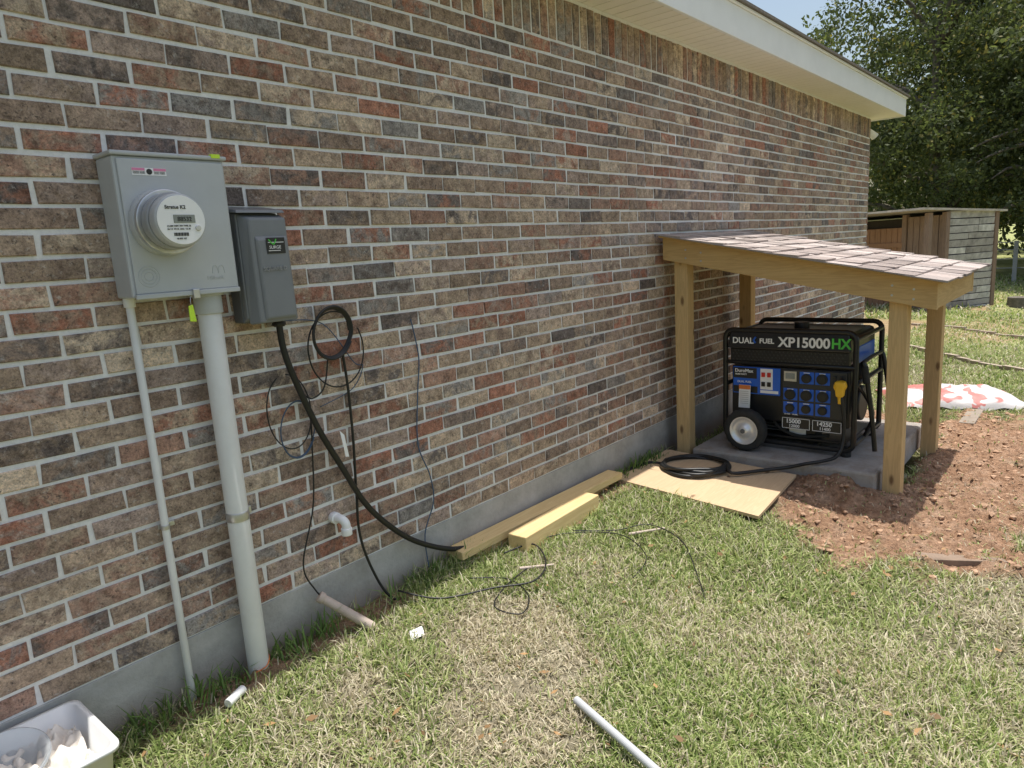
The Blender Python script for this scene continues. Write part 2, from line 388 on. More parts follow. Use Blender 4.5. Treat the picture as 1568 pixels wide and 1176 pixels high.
cyl('optical_port',(mx+.043,yf+.001,mz-.022),(mx+.043,yf-.003,mz-.022),.008,STEEL,M,n=20)
box('warning_label',.868,.962,-.1258,-.1246,1.648,1.668,PAPER,M,0)
box('warning_label_pink',.8685,.903,-.1265,-.1259,1.6605,1.6675,PINK,M,0)
box('warning_label_pink',.927,.9615,-.1265,-.1259,1.6605,1.6675,PINK,M,0)
cyl('warning_symbol',(.915,-.1258,1.658),(.915,-.1266,1.658),.008,BLABEL,M,n=16,bevel=0)
for k in range(3):
    text('label_line','WARNING: HAZARD',.0035,(.87,-.1262,1.6565-.0025*k),'-y',BLABEL,M,ext=.0001)
    text('label_line','PELIGRO: TENSION',.0035,(.928,-.1262,1.6565-.0025*k),'-y',BLABEL,M,ext=.0001)
for rr in (.029,.021,.012):
    p=[(.872+rr*math.cos(a),-.1248,1.37+rr*math.sin(a)) for a in np.linspace(0,2*pi,28,endpoint=False)]
    tube('knockout_ring',p,.0011,GREY,M,cyc=True,n=6,raw=True)
for x_ in (1.068,1.088):
    tube('embossed_mark',[(x_-.009,-.1247,1.368),(x_-.007,-.1247,1.385),(x_,-.1247,1.392),(x_+.007,-.1247,1.385),(x_+.009,-.1247,1.368)],.0012,GREY,M,n=6)
text('embossed_text','Milbank',.017,(1.040,-.1248,1.35),'-y',GREY,M,ext=.001)
box('hasp',.985,1.005,-.139,-.123,1.298,1.326,STEEL,M,.002)
box('lime_sticker',1.10,1.128,-.13,-.115,1.705,1.7165,LIME,M,.001)
tube('seal_wire',[(.975,-.137,1.305),(.97,-.142,1.29),(.972,-.141,1.278)],.001,STEEL,M,n=6)
hexa('seal_tag',[(.960,-.146,1.233),(.980,-.146,1.230),(.980,-.142,1.230),(.960,-.142,1.233),(.962,-.144,1.278),(.976,-.144,1.282),(.976,-.140,1.282),(.962,-.140,1.278)],LIME,M,.003)

S=empty('breaker_disconnect_box',(1.25,-.07,1.38))
box('back_housing',1.168,1.318,-.07,-.009,1.20,1.558,DGREY2,S,.006)
hexa('side_skirt',[(1.17,-.095,1.215),(1.318,-.095,1.215),(1.318,-.07,1.205),(1.17,-.07,1.205),(1.17,-.095,1.545),(1.318,-.095,1.545),(1.318,-.07,1.55),(1.17,-.07,1.55)],DGREY,S,.004)
hexa('top_hood',[(1.158,-.125,1.546),(1.330,-.125,1.546),(1.330,-.009,1.556),(1.158,-.009,1.556),(1.162,-.120,1.556),(1.326,-.120,1.556),(1.326,-.009,1.574),(1.162,-.009,1.574)],DGREY,S,.003)
hexa('front_cover',[(1.190,-.140,1.20),(1.326,-.140,1.20),(1.326,-.095,1.196),(1.172,-.095,1.196),(1.196,-.130,1.53),(1.326,-.130,1.53),(1.326,-.095,1.544),(1.172,-.095,1.544)],DGREY,S,.006)
hexa('cover_ridge',[(1.212,-.149,1.215),(1.316,-.149,1.215),(1.320,-.139,1.205),(1.204,-.139,1.205),(1.212,-.141,1.46),(1.316,-.141,1.46),(1.320,-.132,1.475),(1.204,-.132,1.475)],DGREY,S,.004)
box('label',1.238,1.304,-.1452,-.1425,1.418,1.468,BLABEL,S,.001,)
for (a,bb,z) in ((1.243,1.299,1.452),(1.243,1.285,1.426)): box('label_print',a,bb,-.1458,-.1452,z,z+.002,PAPER,S,0)
text('label_text','SURGE',.014,(1.246,-.1456,1.433),'-y',PAPER,S,ext=.0003)
tube('label_leaf',[(1.245,-.1458,1.462),(1.262,-.1458,1.447),(1.272,-.1458,1.463)],.002,GRN,S,n=6)
text('cover_text','SQUARE D',.0175,(1.216,-.1478,1.365),'-y',simple('embossed_grey',(.30,.305,.31),.45),S,ext=.0008,bold=.0002)
cyl('cable_gland',(1.305,-.05,1.205),(1.305,-.05,1.175),.019,BLK,S,n=12)
cyl('lock_nut',(1.305,-.05,1.19),(1.305,-.05,1.178),.024,BLK,S,n=6)

C=empty('service_conduit',(1.06,-.06,.6))
cyl('pipe',(1.062,-.062,-.05),(1.062,-.062,1.30),.035,PVCG,C,n=36)
cyl('top_coupling',(1.062,-.062,1.245),(1.062,-.062,1.312),.0415,CGREY,C,n=36,bevel=.003)
cyl('lock_ring',(1.062,-.062,1.30),(1.062,-.062,1.313),.05,CGREY,C,n=36,bevel=.003)
cyl('strap_band',(1.062,-.062,.565),(1.062,-.062,.595),.0372,STEEL,C,n=36)
box('strap_ear',1.10,1.118,-.05,-.010,.567,.593,STEEL,C,.002)
tube('twine',[(1.03,-.09,.03),(1.07,-.101,.04),(1.10,-.07,.05),(1.12,-.02,.03)],.002,ORG,C,n=6)
C2e=empty('ground_conduit',(.845,-.03,.6))
cyl('pipe',(.845,-.028,-.05),(.845,-.028,1.31),.0115,PVCG,C2e,n=20)
cyl('fitting',(.845,-.028,1.285),(.845,-.028,1.312),.016,PVCG,C2e,n=20)
cyl('strap',(.845,-.028,.60),(.845,-.028,.615),.0135,STEEL,C2e,n=20)
box('strap_ear',.83,.88,-.014,-.0095,.60,.615,STEEL,C2e,.001)

# ------------------------------------------------------------------ cables on the wall
P_=empty('power_cable',(1.5,-.05,.6))
tube('flex_cable',[(1.305,-.05,1.19),(1.31,-.05,1.10),(1.335,-.05,1.0),(1.41,-.045,.80),(1.5,-.04,.62),(1.6,-.04,.43),(1.74,-.045,.27),(1.88,-.05,.165),(2.05,-.06,.085),(2.25,-.055,.05),(2.7,-.04,.02),(3.2,-.04,.025),(3.45,-.05,.03),(3.66,-.08,.04)],.0115,CAB,P_,n=12)
mesh('cable_label',[(1.492,-.063,.765),(1.510,-.064,.745),(1.526,-.058,.655),(1.508,-.060,.660),(1.500,-.066,.70)],[(0,1,2,3,4)],PAPER,P_)
L_=empty('generator_cord',(3.9,-.4,.05))
pts=[(3.60,-.07,.04),(3.72,-.10,.035)]
cx,cy=3.80,-.36
for k in range(64):
    a=1.9+k*2*pi/18;rr=.185+.016*math.sin(k*.7)-.006*(k//18)
    pts.append((cx+rr*.95*math.cos(a)+.012*math.sin(k*1.3),cy+rr*1.1*math.sin(a),.028+.009*(k//18)+.003*math.sin(k)))
pts+=[(3.78,-.60,.03),(3.90,-.72,.03),(4.0,-.84,.04),(4.03,-.94,.07),(4.08,-1.02,.085),(4.15,-1.07,.10),(4.2,-1.09,.17),(4.215,-1.09,.3),(4.21,-1.075,.42),(4.215,-1.065,.47)]
tube('cord',pts,.0105,CAB,L_,n=8,sub=4)
W=empty('coiled_wire',(1.52,-.03,1.1))
def loop(name,cx,cz,rx,rz,r,mat,n=3,y=-.03,par=W,ph=0):
    p=[]
    for k in range(n*14):
        a=ph+k*2*pi/14;q=1+.05*math.sin(k*.9)+.03*(k//14)
        p.append((cx+rx*q*math.cos(a),y-.003*(k//14)-.006*math.sin(a*.5)**2,cz+rz*q*math.sin(a)))
    tube(name,p,r,mat,par,sub=4,n=6)
loop('coil_loop',1.525,1.125,.080,.088,.0050,CAB,4)
loop('thin_loop',1.545,1.06,.13,.135,.003,CAB,1,-.022,ph=1)
loop('thin_loop',1.32,.87,.085,.14,.0024,CAB,1,-.022,ph=2)
loop('thin_loop',1.345,.80,.07,.10,.0024,CABB,2,-.02)
tube('drop_wire',[(1.565,-.03,1.05),(1.575,-.028,.9),(1.575,-.026,.7),(1.565,-.025,.5),(1.56,-.026,.32),(1.60,-.035,.15),(1.65,-.07,.03),(1.72,-.16,.0),(1.85,-.27,-.02)],.0055,CAB,W,n=6)
tube('drop_wire',[(1.50,-.03,1.04),(1.47,-.028,.93),(1.41,-.025,.90),(1.36,-.022,.95),(1.40,-.022,.85),(1.395,-.02,.7),(1.37,-.022,.5),(1.30,-.025,.3),(1.33,-.035,.19),(1.36,-.06,.14)],.003,CAB,W,n=6)
tube('pull_wire',[(1.34,-.02,1.19),(1.5,-.02,1.16),(1.62,-.02,1.0),(1.66,-.02,.98),(1.6,-.02,.9),(1.45,-.02,.86)],.002,CABB,W,n=6)
tube('phone_wire',[(1.93,-.012,1.13),(1.945,-.014,1.05),(1.955,-.014,.95),(1.93,-.014,.8),(1.91,-.014,.6),(1.96,-.016,.45),(1.965,-.02,.33),(1.90,-.02,.2),(1.88,-.05,.06)],.003,CABB,W,n=6)
GW=empty('loose_wire',(2,-.5,0))
def gpts(l,dz=.024): return [(x,y,float(gh(x,y))+dz+random.uniform(0,.015)) for x,y in l]
tube('wire',gpts([(1.66,-.1),(1.75,-.25),(1.95,-.36),(2.1,-.45),(2.25,-.4),(2.35,-.25),(2.2,-.2)]),.004,CAB,GW,n=6)
tube('wire',gpts([(1.95,-.22),(2.05,-.35),(2.0,-.5),(1.88,-.56),(1.85,-.45),(2.0,-.38),(2.2,-.35)]),.003,CAB,GW,n=6)
tube('wire',gpts([(2.6,-.3),(2.75,-.45),(2.9,-.55),(2.85,-.75),(2.6,-.95),(2.45,-1.05)]),.003,CAB,GW,n=6)
tube('wire',gpts([(2.3,-.2),(2.55,-.28),(2.7,-.5),(2.6,-.7),(2.4,-.75)]),.0025,CAB,GW,n=6)
E=empty('pipe_elbow',(1.46,-.04,.41))
cyl('flange',(1.46,-.006,.425),(1.46,-.03,.425),.022,PVCW,E)
tube('bend',[(1.46,-.02,.425),(1.465,-.05,.425),(1.47,-.068,.41),(1.47,-.07,.385)],.0165,PVCW,E,n=16)
cyl('socket',(1.47,-.07,.392),(1.47,-.07,.365),.0205,PVCW,E)

# ------------------------------------------------------------------ lumber on ground
LU=empty('lumber_pile',(2.6,-.1,.03))
def rot(cx,cy,a,tilt=0): return Matrix.Translation((cx,cy,0))@Matrix.Rotation(a,4,'Z')@Matrix.Rotation(tilt,4,'Y')@Matrix.Translation((-cx,-cy,0))
box('board',2.03,3.34,-.118,-.018,.047,.085,WLX,LU,.003,rot(2.6,-.05,math.radians(-1)))
box('board_under',2.12,3.25,-.10,-.03,-.01,.042,WX,LU,.003,rot(2.6,-.05,math.radians(.6)))
box('post_offcut',2.30,2.95,-.235,-.13,-.02,.088,WLX,LU,.005,rot(2.6,-.17,math.radians(2.2)))
PL=empty('plywood_sheet',(3.7,-.5,0))
hexa('sheet',[(3.36,-.92,-.045),(3.99,-.90,-.008),(4.03,-.055,.017),(3.36,-.06,.014),(3.36,-.92,-.027),(3.99,-.90,.010),(4.03,-.055,.035),(3.36,-.06,.032)],PLY,PL,.001)

# ------------------------------------------------------------------ pad + shelter
pad=mesh('concrete_pad',bx(4.05,5.32,-1.305,-.22,-.1,.060),BF,PAD,None,.014)
SH=empty('generator_shelter',(4.6,-.8,0))
for k,(x,y,z0,z1) in enumerate([(4.075,-.19,-.05,1.262),(4.075,-1.42,-.14,1.02),(5.10,-.19,-.05,1.262),(5.10,-1.42,-.14,1.02)]):
    box('post_%d'%k,x,x+.089,y,y+.089,z0,z1,WZ,SH,.004)
sl=(1.437-1.12)/(1.56)
def rz(y): return 1.437+(y+.03)*sl
def rafter(name,x0,x1,y0,y1,h,mat=WY,top=.03):
    v=[(x0,y0,rz(y0)-top-h),(x1,y0,rz(y0)-top-h),(x1,y1,rz(y1)-top-h),(x0,y1,rz(y1)-top-h),(x0,y0,rz(y0)-top),(x1,y0,rz(y0)-top),(x1,y1,rz(y1)-top),(x0,y1,rz(y1)-top)]
    hexa(name,v,mat,SH,.003)
rafter('beam_near',4.035,4.073,-1.555,-.045,.135)
rafter('beam_far',5.191,5.229,-1.555,-.045,.135)
rafter('rafter_mid',4.44,4.478,-1.515,-.045,.085)
rafter('rafter_mid',4.80,4.838,-1.515,-.045,.085)
box('header_low',4.075,5.19,-1.553,-1.517,rz(-1.53)-.165,rz(-1.53)-.034,WX,SH,.003)
box('header_high',4.075,5.19,-.085,-.047,rz(-.06)-.165,rz(-.06)-.034,WX,SH,.003)
rafter('roof_deck',4.0,5.41,-1.58,-.035,.012,WX,.016)
for yy in (-.2,-.3,-1.35,-1.45):
    for dz in (.05,.10): cyl('screw_head',(4.036,yy,rz(yy)-.03-dz),(4.0335,yy,rz(yy)-.03-dz),.006,STEEL,SH,n=10,bevel=0)
SV=[];SF=[];SCc=[]
Lt=1.60;rows=11;ex=.145
up=Vector((0,1,sl)).normalized();nr=Vector((0,-sl,1)).normalized()
P0=Vector((0,-1.605,rz(-1.605)-.014))
cols=[(.42,.355,.325),(.35,.295,.27),(.48,.415,.385),(.29,.245,.225),(.54,.475,.44),(.45,.39,.36)]
for r in range(rows):
    x=3.975+random.uniform(-.02,0)
    while x<5.435:
        wd=random.choice([.06,.09,.13,.17,.2]);x1=min(x+wd,5.44)
        s0=r*ex-random.choice([0,0,.012]);s1=min(s0+.19,Lt);lift=random.choice([.006,.010,.010,.013])
        a=P0+up*s0;b_=P0+up*s1
        i=len(SV);c_=a;d_=b_;a=a+nr*(lift+.004);b_=b_+nr*.004
        SV+= [(x,a.y,a.z),(x1-.002,a.y,a.z),(x1-.002,b_.y,b_.z),(x,b_.y,b_.z)]
        SV+= [(x,c_.y,c_.z),(x1-.002,c_.y,c_.z),(x1-.002,d_.y,d_.z),(x,d_.y,d_.z)]
        SF+= [(i,i+1,i+2,i+3),(i+4,i+5,i+1,i),(i+4,i,i+3,i+7),(i+5,i+6,i+2,i+1)]
        c=random.choice(cols);k=random.uniform(.85,1.15)
        SCc+=[(c[0]*k,c[1]*k,c[2]*k,1)]*4
        x=x1+.001
so=mesh('shingles',SV,SF,SHING,SH);colattr(so.data,'c1',np.array(SCc))

# ------------------------------------------------------------------ generator
G=empty('portable_generator',(4.6,-.73,.07))
GX=4.29;YL=-.345;YR=-1.125
def rrect(x,y0,y1,z0,z1,r=.05):
    p=[]
    for cy,cz,a0 in ((y1+r,z1-r,90),(y0-r,z1-r,0),(y0-r,z0+r,-90),(y1+r,z0+r,-180)):
        for k in range(5):
            a=math.radians(a0+90-k*22.5) 
            p.append(Vector((x,cy+r*math.cos(a),cz+r*math.sin(a))))
    return p
for xx in (GX,4.88): tube('frame_loop',rrect(xx,YL,YR,.10,.805),.016,BLKM,G,cyc=True,raw=True,n=12)
for yy,zz in ((YL+.0,.14),(YR+.0,.14),(YL,.765),(YR,.765),(-.55,.10),(-.9,.10),(YL,.45),(YR,.5)):
    cyl('frame_cross',(GX,yy,zz),(4.88,yy,zz),.014,BLKM,G)
cyl('frame_front_bar',(GX-.003,YL,.60),(GX-.003,YR,.60),.012,BLKM,G)
hexa('tank_fascia',[(4.265,-1.105,.69),(4.32,-1.105,.69),(4.32,-.365,.69),(4.265,-.365,.69),(4.282,-1.09,.795),(4.33,-1.09,.795),(4.33,-.38,.795),(4.282,-.38,.795)],BLKT,G,.008)
box('fuel_tank',4.31,4.86,-1.095,-.375,.60,.785,BLKT,G,.03)
box('tank_front_panel',4.285,4.33,-1.09,-.38,.585,.688,BLK,G,.004)
DIM=simple('dimple_grey',(.035,.035,.038),.35,var=.1)
b=MB()
for k in range(29):
    for j in range(5):
        v_,f_=cylv((4.286,-1.07+k*.0235+(j%2)*.012,.602+j*.018),(4.2835,-1.07+k*.0235+(j%2)*.012,.602+j*.018),.0065,.005,6);b.add(v_,f_)
b.done('tank_dimples',DIM,G)
cyl('tank_cap',(4.6,-.72,.78),(4.6,-.72,.825),.045,BLK,G)
box('tank_blue_side',4.40,4.82,-1.1,-1.09,.60,.70,BLUE,G,.01)
def gtext(s,size,y,z,mat,x=4.2665,bold=.0004,sx=1.0): text('marking',s,size,(x,y,z),'-x',mat,G,ext=.0008,bold=bold,sx=sx)
gtext('DUAL',.052,-.400,.724,PAPER,4.268,.0012)
gtext('FUEL',.042,-.572,.728,PAPER,4.268,.0012)
gtext('XP15000',.082,-.690,.712,PAPER,4.268,.0024,.98)
gtext('HX',.082,-.690-.305,.712,GRN,4.268,.0024,.9)
tube('flame_mark',[(4.266,-.548,.728),(4.266,-.538,.745),(4.266,-.55,.765)],.006,BLUE,G,n=6)
px0=4.268
box('control_housing',4.285,4.44,-1.10,-.39,.235,.578,BLK,G,.008)
box('panel_left_blue',px0+.008,4.286,-.70,-.40,.40,.572,BLUE,G,.004)
box('panel_black_strip',px0+.0055,px0+.0085,-.555,-.405,.50,.567,BLABEL,G,.001)
box('panel_black_low',px0+.0055,px0+.0085,-.56,-.405,.408,.45,BLABEL,G,.001)
gtext('DuroMax',.030,-.415,.538,PAPER,px0+.005,.0006)
gtext('15,000 WATT',.013,-.415,.520,PAPER,px0+.005)
gtext('DUAL FUEL',.018,-.43,.47,PAPER,px0+.0075,.0004)
cyl('start_button',(px0+.006,-.45,.43),(px0-.006,-.45,.43),.012,BLK,G,n=16)
cyl('choke_knob',(px0+.006,-.51,.43),(px0-.008,-.51,.43),.013,BLKM,G,n=16)
box('switch_plate',px0+.0045,px0+.008,-.655,-.578,.435,.567,PAPER,G,.001)
for y,z in ((-.598,.53),(-.634,.53),(-.598,.47),(-.634,.47)):
    box('switch',px0-.004,px0+.0045,y-.011,y+.011,z-.014,z+.014,RED if z>.5 else BLK,G,.002)
box('switch_plate_strip',px0+.0045,px0+.008,-.69,-.578,.412,.430,PAPER,G,.001)
box('outlet_panel',px0+.004,4.286,-1.085,-.715,.285,.572,simple('panel_charcoal',(.03,.032,.036),.4),G,.004)
box('lcd_display_bezel',px0+.001,px0+.0045,-.80,-.725,.50,.562,STEEL,G,.001)
box('lcd_display',px0-.001,px0+.0012,-.79,-.735,.515,.55,LCD,G,.001)
for k,(y,z,rr) in enumerate([(-.86,.525,.030),(-.95,.525,.033),(-.765,.42,.034),(-.86,.42,.034),(-.955,.42,.034),(-.765,.335,.028),(-.86,.335,.028),(-.955,.335,.028)]):
    box('outlet_blue_%d'%k,px0+.0005,px0+.0045,y-.042,y+.042,z-.036,z+.038,BLUE,G,.002)
    cyl('outlet_body_%d'%k,(px0+.001,y,z),(px0-.012,y,z),rr*.95,BLK,G,n=24)
    cyl('outlet_cap_%d'%k,(px0-.012,y,z),(px0-.015,y,z),rr*.7,BLKM,G,n=24)
    box('outlet_label_%d'%k,px0-.0005,px0+.0006,y-.018,y+.018,z+.030,z+.035,PAPER,G,0)
for y in (-1.02,-1.055):
    for z in (.54,.51): cyl('breaker_%g'%z,(px0+.004,y,z),(px0-.006,y,z),.009,BLKM,G,n=12)
gtext('L5-30R   14-50R',.012,-.73,.292,PAPER,px0+.003)
box('logo_badge',px0+.010,4.286,-.90,-.74,.24,.282,BLABEL,G,.002)
for y,s in ((-.715,'15000'),(-.895,'14250')):
    box('rating_label',4.279,4.2855,y-.165,y,.205,.268,BLABEL,G,.002)
    gtext(s,.036,y-.022,.238,PAPER,4.278,.0012)
    gtext('12000' if s=='15000' else '11400',.026,y-.04,.212,PAPER,4.278,.0006)
    for a,b2,c,d in ((y-.165,y,.203,.206),(y-.165,y,.267,.270),(y-.165,y-.162,.203,.27),(y-.003,y,.203,.27)):
        box('rating_border',4.277,4.2795,a,b2,c,d,PAPER,G,0)
cyl('plug_body',(4.255,-1.062,.50),(4.20,-1.062,.50),.032,YEL,G,n=20,bevel=.006)
hexa('plug_handle',[(4.19,-1.085,.44),(4.235,-1.085,.44),(4.235,-1.045,.44),(4.19,-1.045,.44),(4.195,-1.092,.53),(4.25,-1.092,.53),(4.25,-1.034,.53),(4.195,-1.034,.53)],YEL,G,.01)
cyl('plug_strain',(4.213,-1.065,.45),(4.213,-1.068,.40),.014,YEL,G,n=14)
hexa('paper_tag',[(4.238,-.525,.315),(4.239,-.525,.315),(4.239,-.452,.315),(4.238,-.452,.315),(4.244,-.528,.462),(4.245,-.528,.462),(4.245,-.455,.462),(4.244,-.455,.462)],PAPER,G,0)
box('tag_header',4.2405,4.2422,-.526,-.454,.435,.461,ORG,G,0)
INK=simple('tag_ink',(.45,.43,.43),.6)
for k in range(7): box('tag_line',4.2375,4.2395,-.516,-.462,.42-.013*k,.422-.013*k,INK,G,0)
box('engine_block',4.45,4.78,-.72,-.42,.15,.56,simple('engine_dark',(.045,.045,.047),.5,.2),G,.02)
cyl('alternator',(4.60,-.72,.33),(4.60,-1.05,.33),.13,simple('alternator_grey',(.12,.12,.125),.45,.5),G,n=32,bevel=.01)
for k in range(9): box('cooling_fin_%d'%k,4.36,4.45,-.68,-.42,.16+.02*k,.165+.02*k,DGREY2,G,.001)
box('base_plate',4.32,4.86,-1.08,-.40,.125,.14,BLKM,G,.004)
box('battery',4.34,4.47,-.90,-.72,.14,.235,BLK,G,.006)
box('lower_label',4.335,4.338,-.84,-.74,.155,.21,PAPER,G,.001)
cyl('muffler',(4.70,-.78,.5),(4.70,-1.08,.5),.07,simple('muffler_dark',(.06,.055,.05),.5,.6),G,n=28,bevel=.01)
cyl('recoil_housing',(4.60,-1.05,.33),(4.60,-1.10,.33),.11,BLK,G,n=28,bevel=.01)
tube('hose',[(4.35,-.62,.3),(4.31,-.68,.2),(4.32,-.8,.15),(4.33,-.98,.17)],.01,RUB,G,n=8)
tube('wiring',[(4.32,-1.06,.24),(4.30,-1.09,.3),(4.31,-1.1,.42),(4.33,-1.09,.55)],.007,RUB,G,n=8)
def wheel(x0,x1,y,z,r):
    xm=(x0+x1)/2
    prof=[(.62,x0+.006),(.70,x0),(.9,x0+.002),(.98,x0+.012),(1.0,xm),(.98,x1-.012),(.9,x1-.002),(.70,x1),(.62,x1-.006)]
    n=48;v=[];f=[]
    for k in range(n):
        a=2*pi*k/n
        for q,(s_,xx) in enumerate(prof):
            tr=1.0 if not(3<=q<=5) else (1.0 if k%3 else .975)
            v.append((xx,y+r*s_*tr*math.cos(a),z+r*s_*tr*math.sin(a)))
    m_=len(prof)
    for k in range(n):
        for q in range(m_):
            f.append((k*m_+q,k*m_+(q+1)%m_,((k+1)%n)*m_+(q+1)%m_,((k+1)%n)*m_+q))
    mesh('tyre',v,f,RUB,G,0,True)
    pr=[(.66,x0-.001),(.62,x0-.002),(.56,x0+.012),(.40,x0+.020),(.28,x0+.012),(.24,x0-.008),(.14,x0-.012),(.001,x0-.012)]
    v=[];f=[]
    for k in range(n):
        a=2*pi*k/n
        for s_,xx in pr: v.append((xx,y+r*s_*math.cos(a),z+r*s_*math.sin(a)))
    m_=len(pr)
    for k in range(n):
        for q in range(m_-1): f.append((k*m_+q,k*m_+q+1,((k+1)%n)*m_+q+1,((k+1)%n)*m_+q))
    mesh('rim',v,f,ALU,G,0,True)
    cyl('rim_back',(x0+.024,y,z),(x1-.006,y,z),r*.64,ALU,G,n=40)
    cyl('hub_cap',(x0-.018,y,z),(x0-.01,y,z),r*.11,DGREY2,G,n=16)
wheel(4.125,4.195,-.53,.195,.134)
wheel(4.97,5.04,-.53,.195,.134)
cyl('axle',(4.16,-.53,.195),(5.0,-.53,.195),.010,STEEL,G)
hexa('axle_bracket',bx(4.27,4.30,-.60,-.46,.11,.24),BLKM,G,.004)
hexa('axle_bracket',bx(4.87,4.90,-.60,-.46,.11,.24),BLKM,G,.004)
for xx in (4.31,4.86):
    hexa('foot_leg',bx(xx-.02,xx+.02,-1.10,-1.06,.075,.12),BLKM,G,.003); cyl('foot',(xx,-1.08,.061),(xx,-1.08,.09),.03,RUB,G)
for xx in (4.36,4.80):
    tube('handle_arm',[(xx,-1.145,.62),(xx,-1.16,.58),(xx,-1.19,.4),(xx,-1.215,.2),(xx,-1.225,.10)],.014,BLKM,G,n=10)
tube('handle_bar',[(4.36,-1.145,.62),(4.5,-1.15,.63),(4.66,-1.15,.63),(4.80,-1.145,.62)],.012,BLKM,G)
tube('handle_grip',[(4.36,-1.155,.6),(4.36,-1.17,.5)],.02,RUB,G,n=10)
tube('handle_brace',[(4.30,-1.13,.5),(4.38,-1.16,.42),(4.44,-1.19,.3),(4.5,-1.13,.14)],.01,BLKM,G,n=8)

# ------------------------------------------------------------------ small things
def zc(x,y): return float(gh(x,y))
pt=empty('pipe_scrap',(1.4,-.1,.05))
v,f=cylv((1.335,-.045,.165),(1.475,-.165,.012),.0165,.0185,20);mesh('tan_pipe',v,f,PVCT,pt,.002)
cyl('tan_pipe_collar',(1.335,-.045,.165),(1.347,-.055,.152),.021,PVCT,pt,n=20)
mesh('pipe_stub',*cylv((.895,-.16,.022),(.965,-.13,.024),.0145,None,20),PVCW,None,.002)
mesh('grey_conduit',*cylv((1.615,-1.0,zc(1.615,-1.0)+.030),(1.39,-1.72,zc(1.39,-1.72)+.026),.0125,None,20),CGREY,None,.002)
mesh('paper_scrap',[(1.50,-.35,.005),(1.555,-.365,.008),(1.575,-.33,.022),(1.53,-.31,.016)],[(0,1,2,3)],PAPER)
sk=empty('wood_stick',(2.2,-.4,0))
cyl('stick',(2.15,-.33,.02),(2.28,-.42,0.01),.008,PVCT,sk,r2=.005,n=8)
cyl('stick',(2.75,-.52,.005),(2.93,-.62,-.005),.008,PVCT,sk,r2=.005,n=8)
pp=[(3.36,-1.64),(3.43,-1.62),(3.58,-1.93),(3.50,-1.96)]
zb=[zc(*p)+.012 for p in pp]
mesh('scrap_board',[(p[0],p[1],z_-.03) for p,z_ in zip(pp,zb)]+[(p[0],p[1],z_) for p,z_ in zip(pp,zb)],BF,simple('scrap_brown',(.26,.19,.14),.9,var=.3),None,.002)
B=empty('storage_bin',(.33,-.2,.1))
def shell(name,x0,x1,y0,y1,z0,z1,tp,th,mat):
    def ring(ax,ay,bxx,by,z,r=.03,n=5):
        p=[]
        for cx,cy,a0 in ((bxx-r,by-r,0),(ax+r,by-r,90),(ax+r,ay+r,180),(bxx-r,ay+r,270)):
            for k in range(n):
                a=math.radians(a0+90*k/(n-1)); p.append((cx+r*math.cos(a),cy+r*math.sin(a),z))
        return p
    rs=[ring(x0+tp,y0+tp,x1-tp,y1-tp,z0),ring(x0,y0,x1,y1,z1-.012),ring(x0-.012,y0-.012,x1+.012,y1+.012,z1-.012),ring(x0-.012,y0-.012,x1+.012,y1+.012,z1),ring(x0+th,y0+th,x1-th,y1-th,z1),ring(x0+tp+th,y0+tp+th,x1-tp-th,y1-tp-th,z0+th)]
    v=[];f=[];n=len(rs[0])
    for r_ in rs: v+=r_
    for q in range(len(rs)-1):
        for k in range(n):
            l_=(k+1)%n; f.append((q*n+k,q*n+l_,(q+1)*n+l_,(q+1)*n+k))
    f.append(tuple(range(n))[::-1]);f.append(tuple((len(rs)-1)*n+k for k in range(n)))
    return mesh(name,v,f,mat,B,0,True)
shell('bin_body',.10,.52,-.34,-.035,-.01,.198,.02,.003,BIN)
def lathe(name,c,prof,mat,par,tilt=None,n=40):
    v=[];f=[]
    for k in range(n):
        a=2*pi*k/n
        for r_,z_ in prof:
            p=Vector((r_*math.cos(a),r_*math.sin(a),z_))
            if tilt: p=tilt@p
            v.append(p+Vector(c))
    m_=len(prof)
    for k in range(n):
        for q in range(m_-1): f.append((k*m_+q,((k+1)%n)*m_+q,((k+1)%n)*m_+q+1,k*m_+q+1))
    return mesh(name,v,f,mat,par,0,True)
lathe('round_tub',(.335,-.13,.13),[(0.001,0),(.07,0),(.083,.06),(.090,.06),(.090,.066),(.081,.066),(.068,.003),(0.001,.003)],CLEAR,B,Matrix.Rotation(.35,3,'X'))
n=60;v=[];f=[]
gx=np.linspace(.13,.495,n);gy=np.linspace(-.315,-.06,n)
A_,B_=np.meshgrid(gx,gy,indexing='ij')
w1=fbm(A_*9,B_*9,5);rz_=np.abs(np.sin(A_*60+14*w1))*.5+np.abs(np.sin(B_*75+17*fbm(A_*10+4,B_*10,8)))*.5
Z_=.06+.10*fbm(A_*14,B_*14,77,4)+.05*rz_
for i in range(n):
    for j in range(n): v.append((gx[i],gy[j],float(Z_[i,j])))
for i in range(n-1):
    for j in range(n-1): f.append((i*n+j,(i+1)*n+j,(i+1)*n+j+1,i*n+j+1))
mesh('rags',v,f,CLOTH,B,0,True)
SK=empty('feed_sack',(6.9,-1.35,-.05))
n=40;v=[];f=[]
ux=Vector((.42,-.72,0)).normalized();uy=Vector((.72,.42,0)).normalized();cen=Vector((6.75,-1.25,0))
